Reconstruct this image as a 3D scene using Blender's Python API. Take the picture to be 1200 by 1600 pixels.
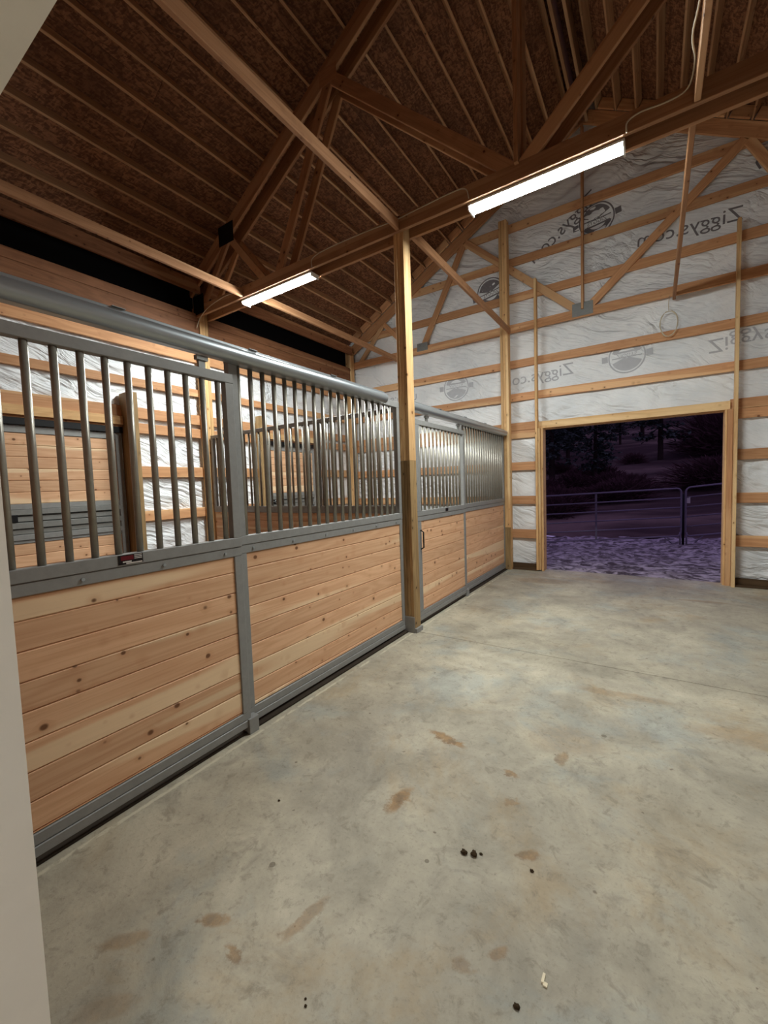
import bpy, bmesh, math, random
from mathutils import Vector, Matrix, noise
for _o in list(bpy.data.objects):
    bpy.data.objects.remove(_o, do_unlink=True)
SC = bpy.context.scene
COL = SC.collection
random.seed(7)

# ------------------------------------------------------------------ camera, sky, exposure
def rot_rows(yaw, pitch, roll):
    cy, sy = math.cos(yaw), math.sin(yaw)
    f = Vector((-sy*math.cos(pitch), cy*math.cos(pitch), math.sin(pitch)))
    r = Vector((cy, sy, 0)); d = f.cross(r)
    c, s = math.cos(roll), math.sin(roll)
    return c*r + s*d, -s*r + c*d, f
cam_d = bpy.data.cameras.new('camera')
cam = bpy.data.objects.new('camera', cam_d); COL.objects.link(cam)
_r, _d, _f = rot_rows(math.radians(33.28), math.radians(-3.61), math.radians(1.956))
cam.matrix_world = Matrix(((_r.x, -_d.x, -_f.x, 0), (_r.y, -_d.y, -_f.y, 0), (_r.z, -_d.z, -_f.z, 1.55), (0, 0, 0, 1)))
cam_d.sensor_fit = 'HORIZONTAL'; cam_d.sensor_width = 36; cam_d.lens = 36*645.7/1200
cam_d.clip_start = 0.02; cam_d.clip_end = 400
SC.camera = cam
W = bpy.data.worlds.new('dusk'); SC.world = W; W.use_nodes = True
W.node_tree.nodes['Background'].inputs[0].default_value = (0.40, 0.31, 0.66, 1)
W.node_tree.nodes['Background'].inputs[1].default_value = 0.62
LAMP = 305.0
ENTRY_LAMP = 100.0
SC.view_settings.view_transform = 'Standard'; SC.view_settings.look = 'None'
SC.view_settings.exposure = 0.0; SC.view_settings.gamma = 1.0
SC.view_settings.use_curve_mapping = False
SC.cycles.diffuse_bounces = 7; SC.cycles.max_bounces = 14

# ------------------------------------------------------------------ materials
def lin(r, g, b):
    f = lambda c: (c/255)/12.92 if c/255 <= 0.04045 else (((c/255)+0.055)/1.055)**2.4
    return (f(r), f(g), f(b), 1)
class NT:
    def __init__(s, name):
        s.m = bpy.data.materials.new(name); s.m.use_nodes = True
        s.t = s.m.node_tree; s.t.nodes.clear()
        s.out = s.n('ShaderNodeOutputMaterial')
    def n(s, ty, **kw):
        nd = s.t.nodes.new(ty)
        for k, v in kw.items(): setattr(nd, k, v)
        return nd
    def put(s, sock, v):
        if isinstance(v, bpy.types.NodeSocket): s.t.links.new(v, sock)
        else: sock.default_value = v
    def math(s, op, a, b=0.0, c=0.0, clamp=False):
        nd = s.n('ShaderNodeMath', operation=op, use_clamp=clamp)
        for i, v in enumerate((a, b, c)): s.put(nd.inputs[i], v)
        return nd.outputs[0]
    def vmath(s, op, a, b):
        nd = s.n('ShaderNodeVectorMath', operation=op); s.put(nd.inputs[0], a); s.put(nd.inputs[1], b)
        return nd.outputs[0]
    def mix(s, f, a, b, blend='MIX'):
        nd = s.n('ShaderNodeMix', data_type='RGBA', blend_type=blend)
        s.put(nd.inputs['Factor'], f); s.put(nd.inputs[6], a); s.put(nd.inputs[7], b)
        return nd.outputs[2]
    def noise(s, vec, scale=1.0, detail=3.0, rough=0.5, dist=0.0):
        nd = s.n('ShaderNodeTexNoise'); s.put(nd.inputs['Vector'], vec)
        for k, v in (('Scale', scale), ('Detail', detail), ('Roughness', rough), ('Distortion', dist)): nd.inputs[k].default_value = v
        return nd.outputs[0]
    def smooth(s, v, a, b):
        nd = s.n('ShaderNodeMapRange', interpolation_type='SMOOTHSTEP'); s.put(nd.inputs[0], v)
        nd.inputs[1].default_value = a; nd.inputs[2].default_value = b
        return nd.outputs[0]
    def obj(s, rnd=True):
        tc = s.n('ShaderNodeTexCoord').outputs['Object']
        r = s.n('ShaderNodeObjectInfo').outputs['Random']
        if not rnd: return tc, r
        cx = s.n('ShaderNodeCombineXYZ')
        for i, k in enumerate((37.0, 53.0, 71.0)): s.put(cx.inputs[i], s.math('MULTIPLY', r, k))
        return s.vmath('ADD', tc, cx.outputs[0]), r
    def bsdf(s, color, rough=0.6, metal=0.0, spec=0.3, bump=None, bstr=0.3, bdist=0.01):
        b = s.n('ShaderNodeBsdfPrincipled')
        s.put(b.inputs['Base Color'], color); s.put(b.inputs['Roughness'], rough)
        s.put(b.inputs['Metallic'], metal); s.put(b.inputs['Specular IOR Level'], spec)
        if bump is not None:
            bn = s.n('ShaderNodeBump'); bn.inputs['Strength'].default_value = bstr; bn.inputs['Distance'].default_value = bdist
            s.put(bn.inputs['Height'], bump); s.t.links.new(bn.outputs[0], b.inputs['Normal'])
        s.t.links.new(b.outputs[0], s.out.inputs[0]); return b

def wood(name, base, dark, light, knots=0.5, knotcol=(70, 36, 16), ring=0.35, rough=0.62, sap=0.6, vary=0.34):
    m = NT(name); v, r = m.obj()
    n1 = m.noise(m.vmath('MULTIPLY', v, (0.55, 5.5, 5.5)), 1.0, 2.0, 0.5, 0.4)
    rings = m.math('MULTIPLY_ADD', m.math('SINE', m.math('MULTIPLY', n1, 60.0)), 0.5, 0.5)
    fine = m.noise(m.vmath('MULTIPLY', v, (2.5, 110.0, 110.0)), 1.0, 2.0)
    col = m.mix(m.math('MULTIPLY', rings, ring), lin(*base), lin(*dark))
    col = m.mix(m.math('MULTIPLY', m.smooth(fine, 0.45, 0.75), 0.4), col, lin(*dark))
    sapn = m.noise(m.vmath('MULTIPLY', v, (0.30, 6.0, 6.0)), 1.0, 1.0)
    col = m.mix(m.math('MULTIPLY', m.smooth(sapn, 0.56, 0.62), sap), col, lin(*light))
    # per piece tone
    tone = m.math('MULTIPLY_ADD', m.math('FRACT', m.math('MULTIPLY', r, 17.3)), vary, 0.97-vary/2)
    col = m.mix(1.0, col, m_rgb(m, tone), 'MULTIPLY')
    if knots > 0:
        vo = m.n('ShaderNodeTexVoronoi', voronoi_dimensions='3D'); vo.inputs['Scale'].default_value = 1.0
        vo.inputs['Randomness'].default_value = 1.0
        m.put(vo.inputs['Vector'], m.vmath('MULTIPLY', v, (11.0, 13.0, 13.0)))
        sep = m.n('ShaderNodeSeparateColor'); m.put(sep.inputs[0], vo.outputs['Color'])
        gate = m.math('GREATER_THAN', sep.outputs[0], 1.0-knots)
        size = m.math('MULTIPLY_ADD', m.math('POWER', sep.outputs[1], 2.0), 0.15, 0.07)
        d = m.math('DIVIDE', vo.outputs['Distance'], size)
        k = m.math('MULTIPLY', m.math('SUBTRACT', 1.0, m.smooth(d, 0.55, 1.15)), gate)
        halo = m.math('MULTIPLY', m.math('SUBTRACT', 1.0, m.smooth(d, 0.9, 3.2)), gate)
        col = m.mix(m.math('MULTIPLY', halo, 0.35), col, lin(*dark))
        col = m.mix(m.math('MULTIPLY', k, 0.9), col, lin(*knotcol))
    m.bsdf(col, rough, 0, 0.25, fine, 0.12, 0.004)
    return m.m
def m_rgb(m, s):
    c = m.n('ShaderNodeCombineColor')
    for i in range(3): m.put(c.inputs[i], s)
    return c.outputs[0]
def plain(name, color, rough=0.6, metal=0.0, spec=0.3, var=0.12, scale=9.0):
    m = NT(name); v, r = m.obj()
    n = m.noise(v, scale, 4.0, 0.6)
    c = m.mix(1.0, lin(*color), m_rgb(m, m.math('MULTIPLY_ADD', n, 2*var, 1.0-var)), 'MULTIPLY')
    m.bsdf(c, rough, metal, spec); return m.m
def glow(name, color, strength):
    m = NT(name); e = m.n('ShaderNodeEmission'); e.inputs[0].default_value = color; e.inputs[1].default_value = strength
    m.t.links.new(e.outputs[0], m.out.inputs[0]); return m.m

M = {}
M['plank'] = wood('tongue_and_groove_fir', (226, 182, 144), (196, 142, 104), (242, 216, 178), 0.62, (100, 62, 36), 0.34, 0.55, 0.7, 0.2)
M['girt'] = wood('girt_fir', (206, 156, 114), (168, 114, 74), (228, 188, 142), 0.35, (96, 52, 28), 0.35)
M['stud'] = wood('stud_pine', (214, 174, 124), (172, 126, 78), (234, 204, 156), 0.35, (96, 60, 30), 0.35)
M['truss'] = wood('truss_lumber', (176, 130, 94), (132, 90, 60), (202, 160, 120), 0.35, (74, 42, 24), 0.3)
M['purlin'] = wood('purlin_lumber', (186, 146, 110), (142, 102, 72), (208, 172, 134), 0.2, (64, 38, 22), 0.3)
M['beam'] = wood('eave_beam_fir', (146, 100, 70), (104, 66, 42), (178, 134, 96), 0.35, (66, 36, 18), 0.4)
M['treated'] = wood('treated_lumber', (160, 132, 92), (108, 84, 54), (184, 158, 116), 0.35, (60, 44, 24), 0.45)
M['darktreated'] = wood('dark_treated_lumber', (84, 64, 44), (48, 36, 24), (104, 82, 58), 0.2, (30, 20, 10), 0.4)

def osb():
    m = NT('osb_sheathing'); v, r = m.obj()
    cols = None
    w = m.noise(v, 5.0, 2.0)
    vv = m.vmath('ADD', v, m.vmath('MULTIPLY', m_vec(m, w), (0.05, 0.05, 0.0)))
    v1 = m.n('ShaderNodeTexVoronoi'); v1.inputs['Scale'].default_value = 1.0; m.put(v1.inputs['Vector'], m.vmath('MULTIPLY', vv, (22.0, 62.0, 1.0)))
    v2 = m.n('ShaderNodeTexVoronoi'); v2.inputs['Scale'].default_value = 1.0
    rt = m.n('ShaderNodeVectorRotate'); rt.inputs['Angle'].default_value = 1.05; m.put(rt.inputs['Vector'], vv)
    m.put(v2.inputs['Vector'], m.vmath('MULTIPLY', rt.outputs[0], (26.0, 74.0, 1.0)))
    s1 = m.n('ShaderNodeSeparateColor'); m.put(s1.inputs[0], v1.outputs['Color'])
    s2 = m.n('ShaderNodeSeparateColor'); m.put(s2.inputs[0], v2.outputs['Color'])
    f = m.math('MULTIPLY_ADD', s1.outputs[0], 0.6, m.math('MULTIPLY', s2.outputs[1], 0.5))
    c = m.mix(m.smooth(f, 0.2, 0.95), lin(100, 66, 48), lin(156, 110, 80))
    big = m.noise(v, 1.7, 3.0)
    c = m.mix(m.math('MULTIPLY', m.smooth(big, 0.45, 0.7), 0.5), c, lin(88, 58, 42))
    m.bsdf(c, 0.7, 0, 0.2, f, 0.2, 0.004); return m.m
def m_vec(m, s):
    c = m.n('ShaderNodeCombineXYZ')
    for i in range(3): m.put(c.inputs[i], s)
    return c.outputs[0]
M['osb'] = osb()

def galv(name, base, rough, metal):
    m = NT(name); v, r = m.obj()
    n = m.noise(v, 22.0, 4.0, 0.65); n2 = m.noise(m.vmath('MULTIPLY', v, (60.0, 60.0, 3.0)), 1.0, 2.0)
    c = m.mix(1.0, lin(*base), m_rgb(m, m.math('MULTIPLY_ADD', n, 0.45, 0.78)), 'MULTIPLY')
    m.bsdf(c, m.math('MULTIPLY_ADD', n2, 0.2, rough-0.1), metal, 0.5); return m.m
M['bar'] = galv('galvanised_bar', (156, 152, 142), 0.40, 0.55)
M['frame'] = galv('grey_painted_steel', (138, 138, 136), 0.5, 0.1)
M['track'] = plain('galvanised_track', (168, 174, 178), 0.34, 0.7, 0.5, 0.05, 4.0)
M['plate'] = galv('galvanised_plate', (140, 142, 140), 0.45, 0.6)
M['darkmetal'] = plain('black_steel', (26, 26, 28), 0.5, 0.4)
M['gate'] = galv('gate_tube', (120, 112, 126), 0.5, 0.3)
M['black'] = plain('black_fabric', (10, 10, 12), 0.9, 0, 0.1)
M['white_cable'] = plain('white_cable_sheath', (196, 184, 160), 0.5)
M['housing'] = plain('white_enamel', (226, 226, 222), 0.4, 0, 0.5, 0.02)
M['drywall'] = plain('white_painted_wall', (222, 216, 206), 0.85, 0, 0.15, 0.05, 14.0)
M['lamp'] = glow('lit_diffuser', (0.95, 1.0, 0.965, 1), LAMP)
M['lamp2'] = glow('lit_entry_diffuser', (0.96, 0.97, 1.0, 1), ENTRY_LAMP)
M['ink'] = plain('dark_print', (118, 114, 118), 0.7)
M['ink_pale'] = plain('pale_grey_print', (182, 184, 190), 0.7, var=0.12)
M['red'] = plain('maroon_print', (96, 14, 26), 0.4)
M['label_white'] = plain('white_print', (206, 200, 196), 0.4)
M['label_black'] = plain('black_print', (18, 8, 10), 0.4)
M['soil'] = plain('dark_dirt', (58, 46, 32), 0.95, 0, 0.1, 0.4, 60)
M['stall_gap_dark'] = plain('stall_floor_gap_shade', (52, 44, 36), 0.9, 0, 0.2, 0.3, 6.0)  # stall floor tone, kept dark so the gap under the fronts looks shaded
M['chip'] = plain('pale_wood_chip', (226, 214, 186), 0.8)
M['bark'] = plain('tree_bark', (54, 44, 40), 0.95, 0, 0.1, 0.3)
M['needle'] = plain('conifer_needles', (74, 86, 80), 0.9, 0, 0.1, 0.4, 3.0)
M['twig'] = plain('bare_brush_twigs', (78, 56, 58), 0.95, 0, 0.1, 0.3, 3.0)

def barrier():
    m = NT('white_vapour_barrier'); tc = m.n('ShaderNodeTexCoord').outputs['Object']
    n = m.noise(tc, 1.3, 4.0, 0.6)
    c = m.mix(m.smooth(n, 0.35, 0.7), lin(238, 240, 242), lin(220, 224, 228))
    rt = m.n('ShaderNodeVectorRotate', rotation_type='EULER_XYZ'); m.put(rt.inputs['Vector'], tc)
    rt.inputs['Rotation'].default_value = (0.40, -0.40, 0.0)
    w = m.noise(tc, 0.8, 2.0)
    v2 = m.vmath('ADD', m.vmath('MULTIPLY', rt.outputs[0], (0.8, 0.8, 6.0)), m_vec(m, m.math('MULTIPLY', w, 3.5)))
    f = m.math('ABSOLUTE', m.math('SUBTRACT', m.noise(v2, 1.0, 4.0, 0.55), 0.5))
    ms = m.smooth(m.noise(m.vmath('ADD', tc, (4.0, 2.0, 7.0)), 0.9, 2.0), 0.3, 0.6)
    f = m.math('MULTIPLY', f, m.math('MULTIPLY_ADD', ms, 0.8, 0.2))
    b = m.bsdf(c, 0.50, 0, 0.35, f, 1.0, 0.16)
    return m.m
M['barrier'] = barrier()

def concrete():
    m = NT('stained_concrete'); tc = m.n('ShaderNodeTexCoord').outputs['Object']
    a = m.noise(tc, 0.8, 5.0, 0.65, 0.4); b = m.noise(tc, 4.2, 8.0, 0.72, 0.8); f = m.noise(tc, 55.0, 5.0, 0.7)
    g = m.noise(m.vmath('ADD', tc, (9.0, 4.0, 0.0)), 1.5, 6.0, 0.65, 0.4); e = m.noise(tc, 14.0, 6.0, 0.7, 0.6)
    c = m.mix(m.smooth(a, 0.32, 0.68), lin(154, 147, 132), lin(184, 176, 156))
    c = m.mix(m.math('MULTIPLY', m.smooth(g, 0.50, 0.66), 0.55), c, lin(152, 158, 154))
    h = m.noise(m.vmath('ADD', tc, (3.0, 17.0, 0.0)), 1.1, 6.0, 0.7, 0.4)
    c = m.mix(m.math('MULTIPLY', m.smooth(h, 0.52, 0.70), 0.45), c, lin(164, 138, 98))
    big = m.noise(m.vmath('ADD', tc, (1.0, 5.0, 0.0)), 2.6, 10.0, 0.74, 0.5)
    c = m.mix(1.0, c, m_rgb(m, m.math('MULTIPLY_ADD', big, 1.15, 0.35)), 'MULTIPLY')
    c = m.mix(m.math('MULTIPLY', m.smooth(b, 0.52, 0.70), 0.42), c, lin(114, 108, 98))
    c = m.mix(m.math('MULTIPLY', m.smooth(e, 0.54, 0.68), 0.38), c, lin(100, 92, 78))
    c = m.mix(m.math('MULTIPLY', m.smooth(f, 0.52, 0.72), 0.35), c, lin(100, 94, 82))
    for sc_, gt_, mx_ in ((9.0, 0.5, 0.10), (17.0, 0.55, 0.13)):
        s2 = m.n('ShaderNodeTexVoronoi'); s2.inputs['Scale'].default_value = sc_
        m.put(s2.inputs['Vector'], m.vmath('ADD', tc, m.vmath('MULTIPLY', m_vec(m, e), (0.05, 0.05, 0.0))))
        q2 = m.n('ShaderNodeSeparateColor'); m.put(q2.inputs[0], s2.outputs['Color'])
        rd = m.math('MULTIPLY_ADD', m.math('POWER', q2.outputs[1], 5.0), mx_, 0.02)
        k2 = m.math('MULTIPLY', m.math('SUBTRACT', 1.0, m.smooth(m.math('DIVIDE', s2.outputs['Distance'], rd), 0.5, 1.2)), m.math('GREATER_THAN', q2.outputs[0], gt_))
        c = m.mix(m.math('MULTIPLY', k2, 0.6), c, lin(78, 62, 44))
    sp = m.n('ShaderNodeTexVoronoi'); sp.inputs['Scale'].default_value = 5.5; m.put(sp.inputs['Vector'], tc)
    ss = m.n('ShaderNodeSeparateColor'); m.put(ss.inputs[0], sp.outputs['Color'])
    rad = m.math('MULTIPLY_ADD', m.math('POWER', ss.outputs[1], 4.0), 0.11, 0.012)
    spot = m.math('MULTIPLY', m.math('LESS_THAN', sp.outputs['Distance'], rad), m.math('GREATER_THAN', ss.outputs[0], 0.62))
    c = m.mix(m.math('MULTIPLY', spot, 0.55), c, lin(70, 58, 42))
    # brown smears, each with its own place, direction and size: (x, y, angle, half length, half width, strength)
    for (x, y, an, l, w, s) in STAINS:
        mp = m.n('ShaderNodeMapping', vector_type='TEXTURE'); mp.inputs['Location'].default_value = (x, y, 0)
        mp.inputs['Rotation'].default_value = (0, 0, an); mp.inputs['Scale'].default_value = (l, w, 1)
        dn = m.noise(tc, 16.0, 4.0, 0.7)
        wv = m.vmath('ADD', tc, m.vmath('MULTIPLY', m_vec(m, m.math('SUBTRACT', dn, 0.5)), (0.10, 0.10, 0.0)))
        m.put(mp.inputs['Vector'], wv)
        le = m.n('ShaderNodeVectorMath', operation='LENGTH')
        sx = m.n('ShaderNodeSeparateXYZ'); m.put(sx.inputs[0], mp.outputs[0])
        cx = m.n('ShaderNodeCombineXYZ'); m.put(cx.inputs[0], sx.outputs[0]); m.put(cx.inputs[1], sx.outputs[1])
        m.put(le.inputs[0], cx.outputs[0])
        k = m.math('SUBTRACT', 1.0, m.smooth(le.outputs['Value'], 0.55, 1.1))
        c = m.mix(m.math('MULTIPLY', k, s), c, m.mix(m.smooth(dn, 0.35, 0.65), lin(150, 112, 64), lin(104, 74, 40)))
    sx2 = m.n('ShaderNodeSeparateXYZ'); m.put(sx2.inputs[0], tc)      # pale broken cement line along the stall fronts
    ln = m.math('SUBTRACT', 1.0, m.smooth(m.math('ABSOLUTE', m.math('ADD', m.math('MULTIPLY_ADD', e, 0.03, -0.015), m.math('ADD', sx2.outputs[0], 2.115))), 0.006, 0.014))
    ln = m.math('MULTIPLY', ln, m.smooth(b, 0.42, 0.55))
    c = m.mix(m.math('MULTIPLY', ln, 0.7), c, lin(206, 198, 174))
    bh = m.math('ADD', m.math('MULTIPLY', b, 0.6), m.math('MULTIPLY', f, 0.25))
    m.bsdf(c, m.math('MULTIPLY_ADD', b, -0.2, 0.76), 0, 0.3, bh, 0.5, 0.010); return m.m
STAINS = [(-1.05, 2.212, -0.2, 0.15, 0.04, 0.75), (-1.05, 1.64, 1.5, 0.11, 0.045, 0.75), (-0.633, 2.103, -0.2, 0.05, 0.025, 0.6),
          (-0.44, 2.55, 0.3, 0.26, 0.18, 0.25), (-0.42, 2.36, 1.6, 0.07, 0.035, 0.5), (-0.424, 1.66, 0.6, 0.05, 0.03, 0.6), (-0.577, 1.909, 0.2, 0.035, 0.03, 0.45),
          (-1.332, 0.806, 0.5, 0.06, 0.03, 0.6), (-1.17, 0.779, 0.1, 0.06, 0.02, 0.6), (-1.045, 0.99, 1.35, 0.13, 0.03, 0.45), (-1.535, 0.601, 0.8, 0.09, 0.03, 0.35), (-1.38, 0.477, 0.8, 0.11, 0.04, 0.25),
          (-0.42, 1.24, 0.9, 0.04, 0.02, 0.5), (-0.506, 1.149, 0.3, 0.04, 0.03, 0.4), (-0.2, 3.3, 0.1, 0.35, 0.06, 0.3), (0.6, 3.1, 0.1, 0.5, 0.12, 0.25), (-1.45, 6.6, 0.1, 0.5, 0.2, 0.35), (0.5, 6.3, 0.05, 0.3, 0.05, 0.35)]
M['concrete'] = concrete()

def mud():
    m = NT('frosty_mud'); tc = m.n('ShaderNodeTexCoord').outputs['Object']
    v = m.vmath('MULTIPLY', tc, (1.0, 1.0, 1.0))
    a = m.noise(v, 5.0, 5.0, 0.65, 0.6); b = m.noise(v, 0.7, 3.0)
    c = m.mix(m.smooth(a, 0.40, 0.62), lin(70, 60, 58), lin(186, 176, 180))
    c = m.mix(m.math('MULTIPLY', m.smooth(b, 0.5, 0.7), 0.5), c, lin(80, 68, 62))
    m.bsdf(c, 0.7, 0, 0.4, a, 0.6, 0.03); return m.m
M['mud'] = mud()
def hill():
    m = NT('dry_hill_grass'); tc = m.n('ShaderNodeTexCoord').outputs['Object']
    a = m.noise(m.vmath('MULTIPLY', tc, (0.5, 1.6, 1.0)), 0.09, 4.0, 0.6, 0.6); b = m.noise(tc, 2.0, 5.0, 0.7)
    c = m.mix(m.smooth(a, 0.42, 0.60), lin(64, 48, 48), lin(132, 112, 104))
    c = m.mix(m.math('MULTIPLY', b, 0.6), c, lin(48, 36, 38))
    m.bsdf(c, 0.95, 0, 0.1, b, 0.5, 0.1); return m.m
M['hill'] = hill()

# ------------------------------------------------------------------ building helpers
WM = {}
def link(o, parent, mw):
    COL.objects.link(o); WM[o.name] = mw
    if parent is not None:
        o.parent = parent; o.matrix_parent_inverse = WM[parent.name].inverted()
    o.matrix_basis = mw
    return o
def tag(o, label=None, cat=None, group=None, kind=None):
    for k, v in (('label', label), ('category', cat), ('group', group), ('kind', kind)):
        if v: o[k] = v
    if cat and not kind: o['kind'] = 'thing'
    return o
def empty(name, loc, label=None, cat=None, group=None, kind=None):
    o = bpy.data.objects.new(name, None); o.empty_display_size = 0.1
    return tag(link(o, None, Matrix.Translation(Vector(loc))), label, cat, group, kind)
CACHE = {}
def prism_mesh(L, prof, mat, key):
    """profile in local y,z swept along local x, length L, centred"""
    if key in CACHE: return CACHE[key]
    n = len(prof); vs = [(-L/2, y, z) for y, z in prof] + [(L/2, y, z) for y, z in prof]
    fs = [tuple(range(n))[::-1], tuple(range(n, 2*n))] + [(i, (i+1) % n, n+(i+1) % n, n+i) for i in range(n)]
    me = bpy.data.meshes.new('piece'); me.from_pydata(vs, [], fs); me.materials.append(M[mat]); me.update()
    bm = bmesh.new(); bm.from_mesh(me); bmesh.ops.recalc_face_normals(bm, faces=bm.faces); bm.to_mesh(me); bm.free()
    CACHE[key] = me; return me
def oct_prof(w, h, c):
    a, b = w/2, h/2
    if c <= 0: return [(-a, -b), (a, -b), (a, b), (-a, b)]
    return [(-a+c, -b), (a-c, -b), (a, -b+c), (a, b-c), (a-c, b), (-a+c, b), (-a, b-c), (-a, -b+c)]
def frame_matrix(p0, p1, up=(0, 0, 1)):
    p0, p1 = Vector(p0), Vector(p1); x = (p1-p0).normalized(); u = Vector(up)
    y = u.cross(x)
    if y.length < 1e-4: y = Vector((0, 1, 0)).cross(x)
    y.normalize(); z = x.cross(y); c = (p0+p1)/2
    return Matrix(((x.x, y.x, z.x, c.x), (x.y, y.y, z.y, c.y), (x.z, y.z, z.z, c.z), (0, 0, 0, 1))), (p1-p0).length
def beam(name, p0, p1, w, h, mat, parent=None, up=(0, 0, 1), c=0.004):
    """w is measured across (perpendicular to up), h along up"""
    mw, L = frame_matrix(p0, p1, up); L = round(L, 4)
    me = prism_mesh(L, oct_prof(w, h, c), mat, ('b', L, round(w, 4), round(h, 4), c, mat))
    return link(bpy.data.objects.new(name, me), parent, mw)
def box(name, lo, hi, mat, parent=None, c=0.003, axis=None):
    """axis aligned piece; the grain runs along the longest side"""
    d = [hi[i]-lo[i] for i in range(3)]; m = [(hi[i]+lo[i])/2 for i in range(3)]
    a = axis if axis is not None else d.index(max(d))
    c = min(c, min(d)*0.3)
    p0, p1 = list(m), list(m); p0[a] = lo[a]; p1[a] = hi[a]
    if a == 2: return beam(name, p0, p1, d[0], d[1], mat, parent, (0, 1, 0), c)
    if a == 0: return beam(name, p0, p1, d[1], d[2], mat, parent, (0, 0, 1), c)
    return beam(name, p0, p1, d[0], d[2], mat, parent, (0, 0, 1), c)
def rod(name, p0, p1, r, mat, parent=None, n=12, cap=True):
    mw, L = frame_matrix(p0, p1); L = round(L, 4); key = ('r', L, r, mat, n)
    if key not in CACHE:
        me = prism_mesh(L, [(r*math.cos(2*math.pi*i/n), r*math.sin(2*math.pi*i/n)) for i in range(n)], mat, key)
        for p in me.polygons: p.use_smooth = len(p.vertices) == 4
    return link(bpy.data.objects.new(name, CACHE[key]), parent, mw)
def tube(name, pts, r, mat, parent=None, n=8, closed=False):
    """round tube through a polyline"""
    P = [Vector(p) for p in pts]; N = len(P); vs = []; fs = []
    nrm = None
    for i, p in enumerate(P):
        a = P[(i-1) % N] if (closed or i > 0) else P[i]; b = P[(i+1) % N] if (closed or i < N-1) else P[i]
        t = (b-a).normalized()
        if nrm is None:
            nrm = Vector((0, 0, 1)).cross(t)
            if nrm.length < 1e-3: nrm = Vector((1, 0, 0)).cross(t)
        nrm = (nrm - t*nrm.dot(t)).normalized(); bn = t.cross(nrm)
        for k in range(n):
            an = 2*math.pi*k/n; vs.append(p + nrm*(r*math.cos(an)) + bn*(r*math.sin(an)))
    for i in range(N if closed else N-1):
        j = (i+1) % N
        for k in range(n): fs.append((i*n+k, i*n+(k+1) % n, j*n+(k+1) % n, j*n+k))
    if not closed: fs += [tuple(range(n))[::-1], tuple(range((N-1)*n, N*n))]
    return mesh(name, vs, fs, mat, parent, smooth=True)
def mesh(name, vs, fs, mat, parent=None, smooth=False, origin=None):
    vs = [Vector(v) for v in vs]
    o = Vector(origin) if origin is not None else sum(vs, Vector())/len(vs)
    me = bpy.data.meshes.new(name); me.from_pydata([v-o for v in vs], [], fs); me.materials.append(M[mat])
    if smooth:
        for p in me.polygons: p.use_smooth = True
    me.update()
    return link(bpy.data.objects.new(name, me), parent, Matrix.Translation(o))
def boxes(name, items, mat, parent=None, origin=None):
    """several boxes that make up ONE piece"""
    vs = []; fs = []
    for lo, hi in items:
        b = len(vs)
        vs += [(x, y, z) for x in (lo[0], hi[0]) for y in (lo[1], hi[1]) for z in (lo[2], hi[2])]
        fs += [tuple(b+i for i in q) for q in ((0, 1, 3, 2), (4, 6, 7, 5), (0, 4, 5, 1), (2, 3, 7, 6), (0, 2, 6, 4), (1, 5, 7, 3))]
    return mesh(name, vs, fs, mat, parent, origin=origin)

# ------------------------------------------------------------------ main dimensions (metres)
XL, XR, RIDGE = -5.62, 3.68, -0.97          # inner faces of side girts, ridge line
YE = 7.42                                    # inner face of end wall girts
YW = 0.24                                    # inner edge of the white doorway
SLOPE = 0.57
def chord_z(x): return 5.50 + SLOPE*((x if x <= RIDGE else 2*RIDGE-x)+3.6)     # underside of top chords
def purlin_z(x): return chord_z(x)+0.215
def deck_z(x): return chord_z(x)+0.375
XS = -2.20                                   # face of the stall fronts

# ------------------------------------------------------------------ floor
floor = boxes('floor', [((XL-0.2, -3.0, -0.14), (XR+0.2, 3.752, 0)), ((XL-0.2, 3.757, -0.14), (XR+0.2, 7.52, 0)), ((XL-0.2, -3.0, -0.3), (XR+0.2, 7.52, -0.012))], 'concrete', origin=(0, 0, 0))
tag(floor, 'stained grey-brown concrete slab floor', kind='structure')

tag(boxes('floor_stalls', [((XL-0.1, YW+0.02, 0.001), (XS+0.035, 3.74, 0.012)), ((XL-0.1, 3.80, 0.001), (XS+0.035, YE-0.2, 0.012))], 'stall_gap_dark'), 'dark stall floor, carried under the stall fronts to shade the gap below them', kind='structure')  # reaches under the fronts, painting the shade in the gap below them
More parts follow.
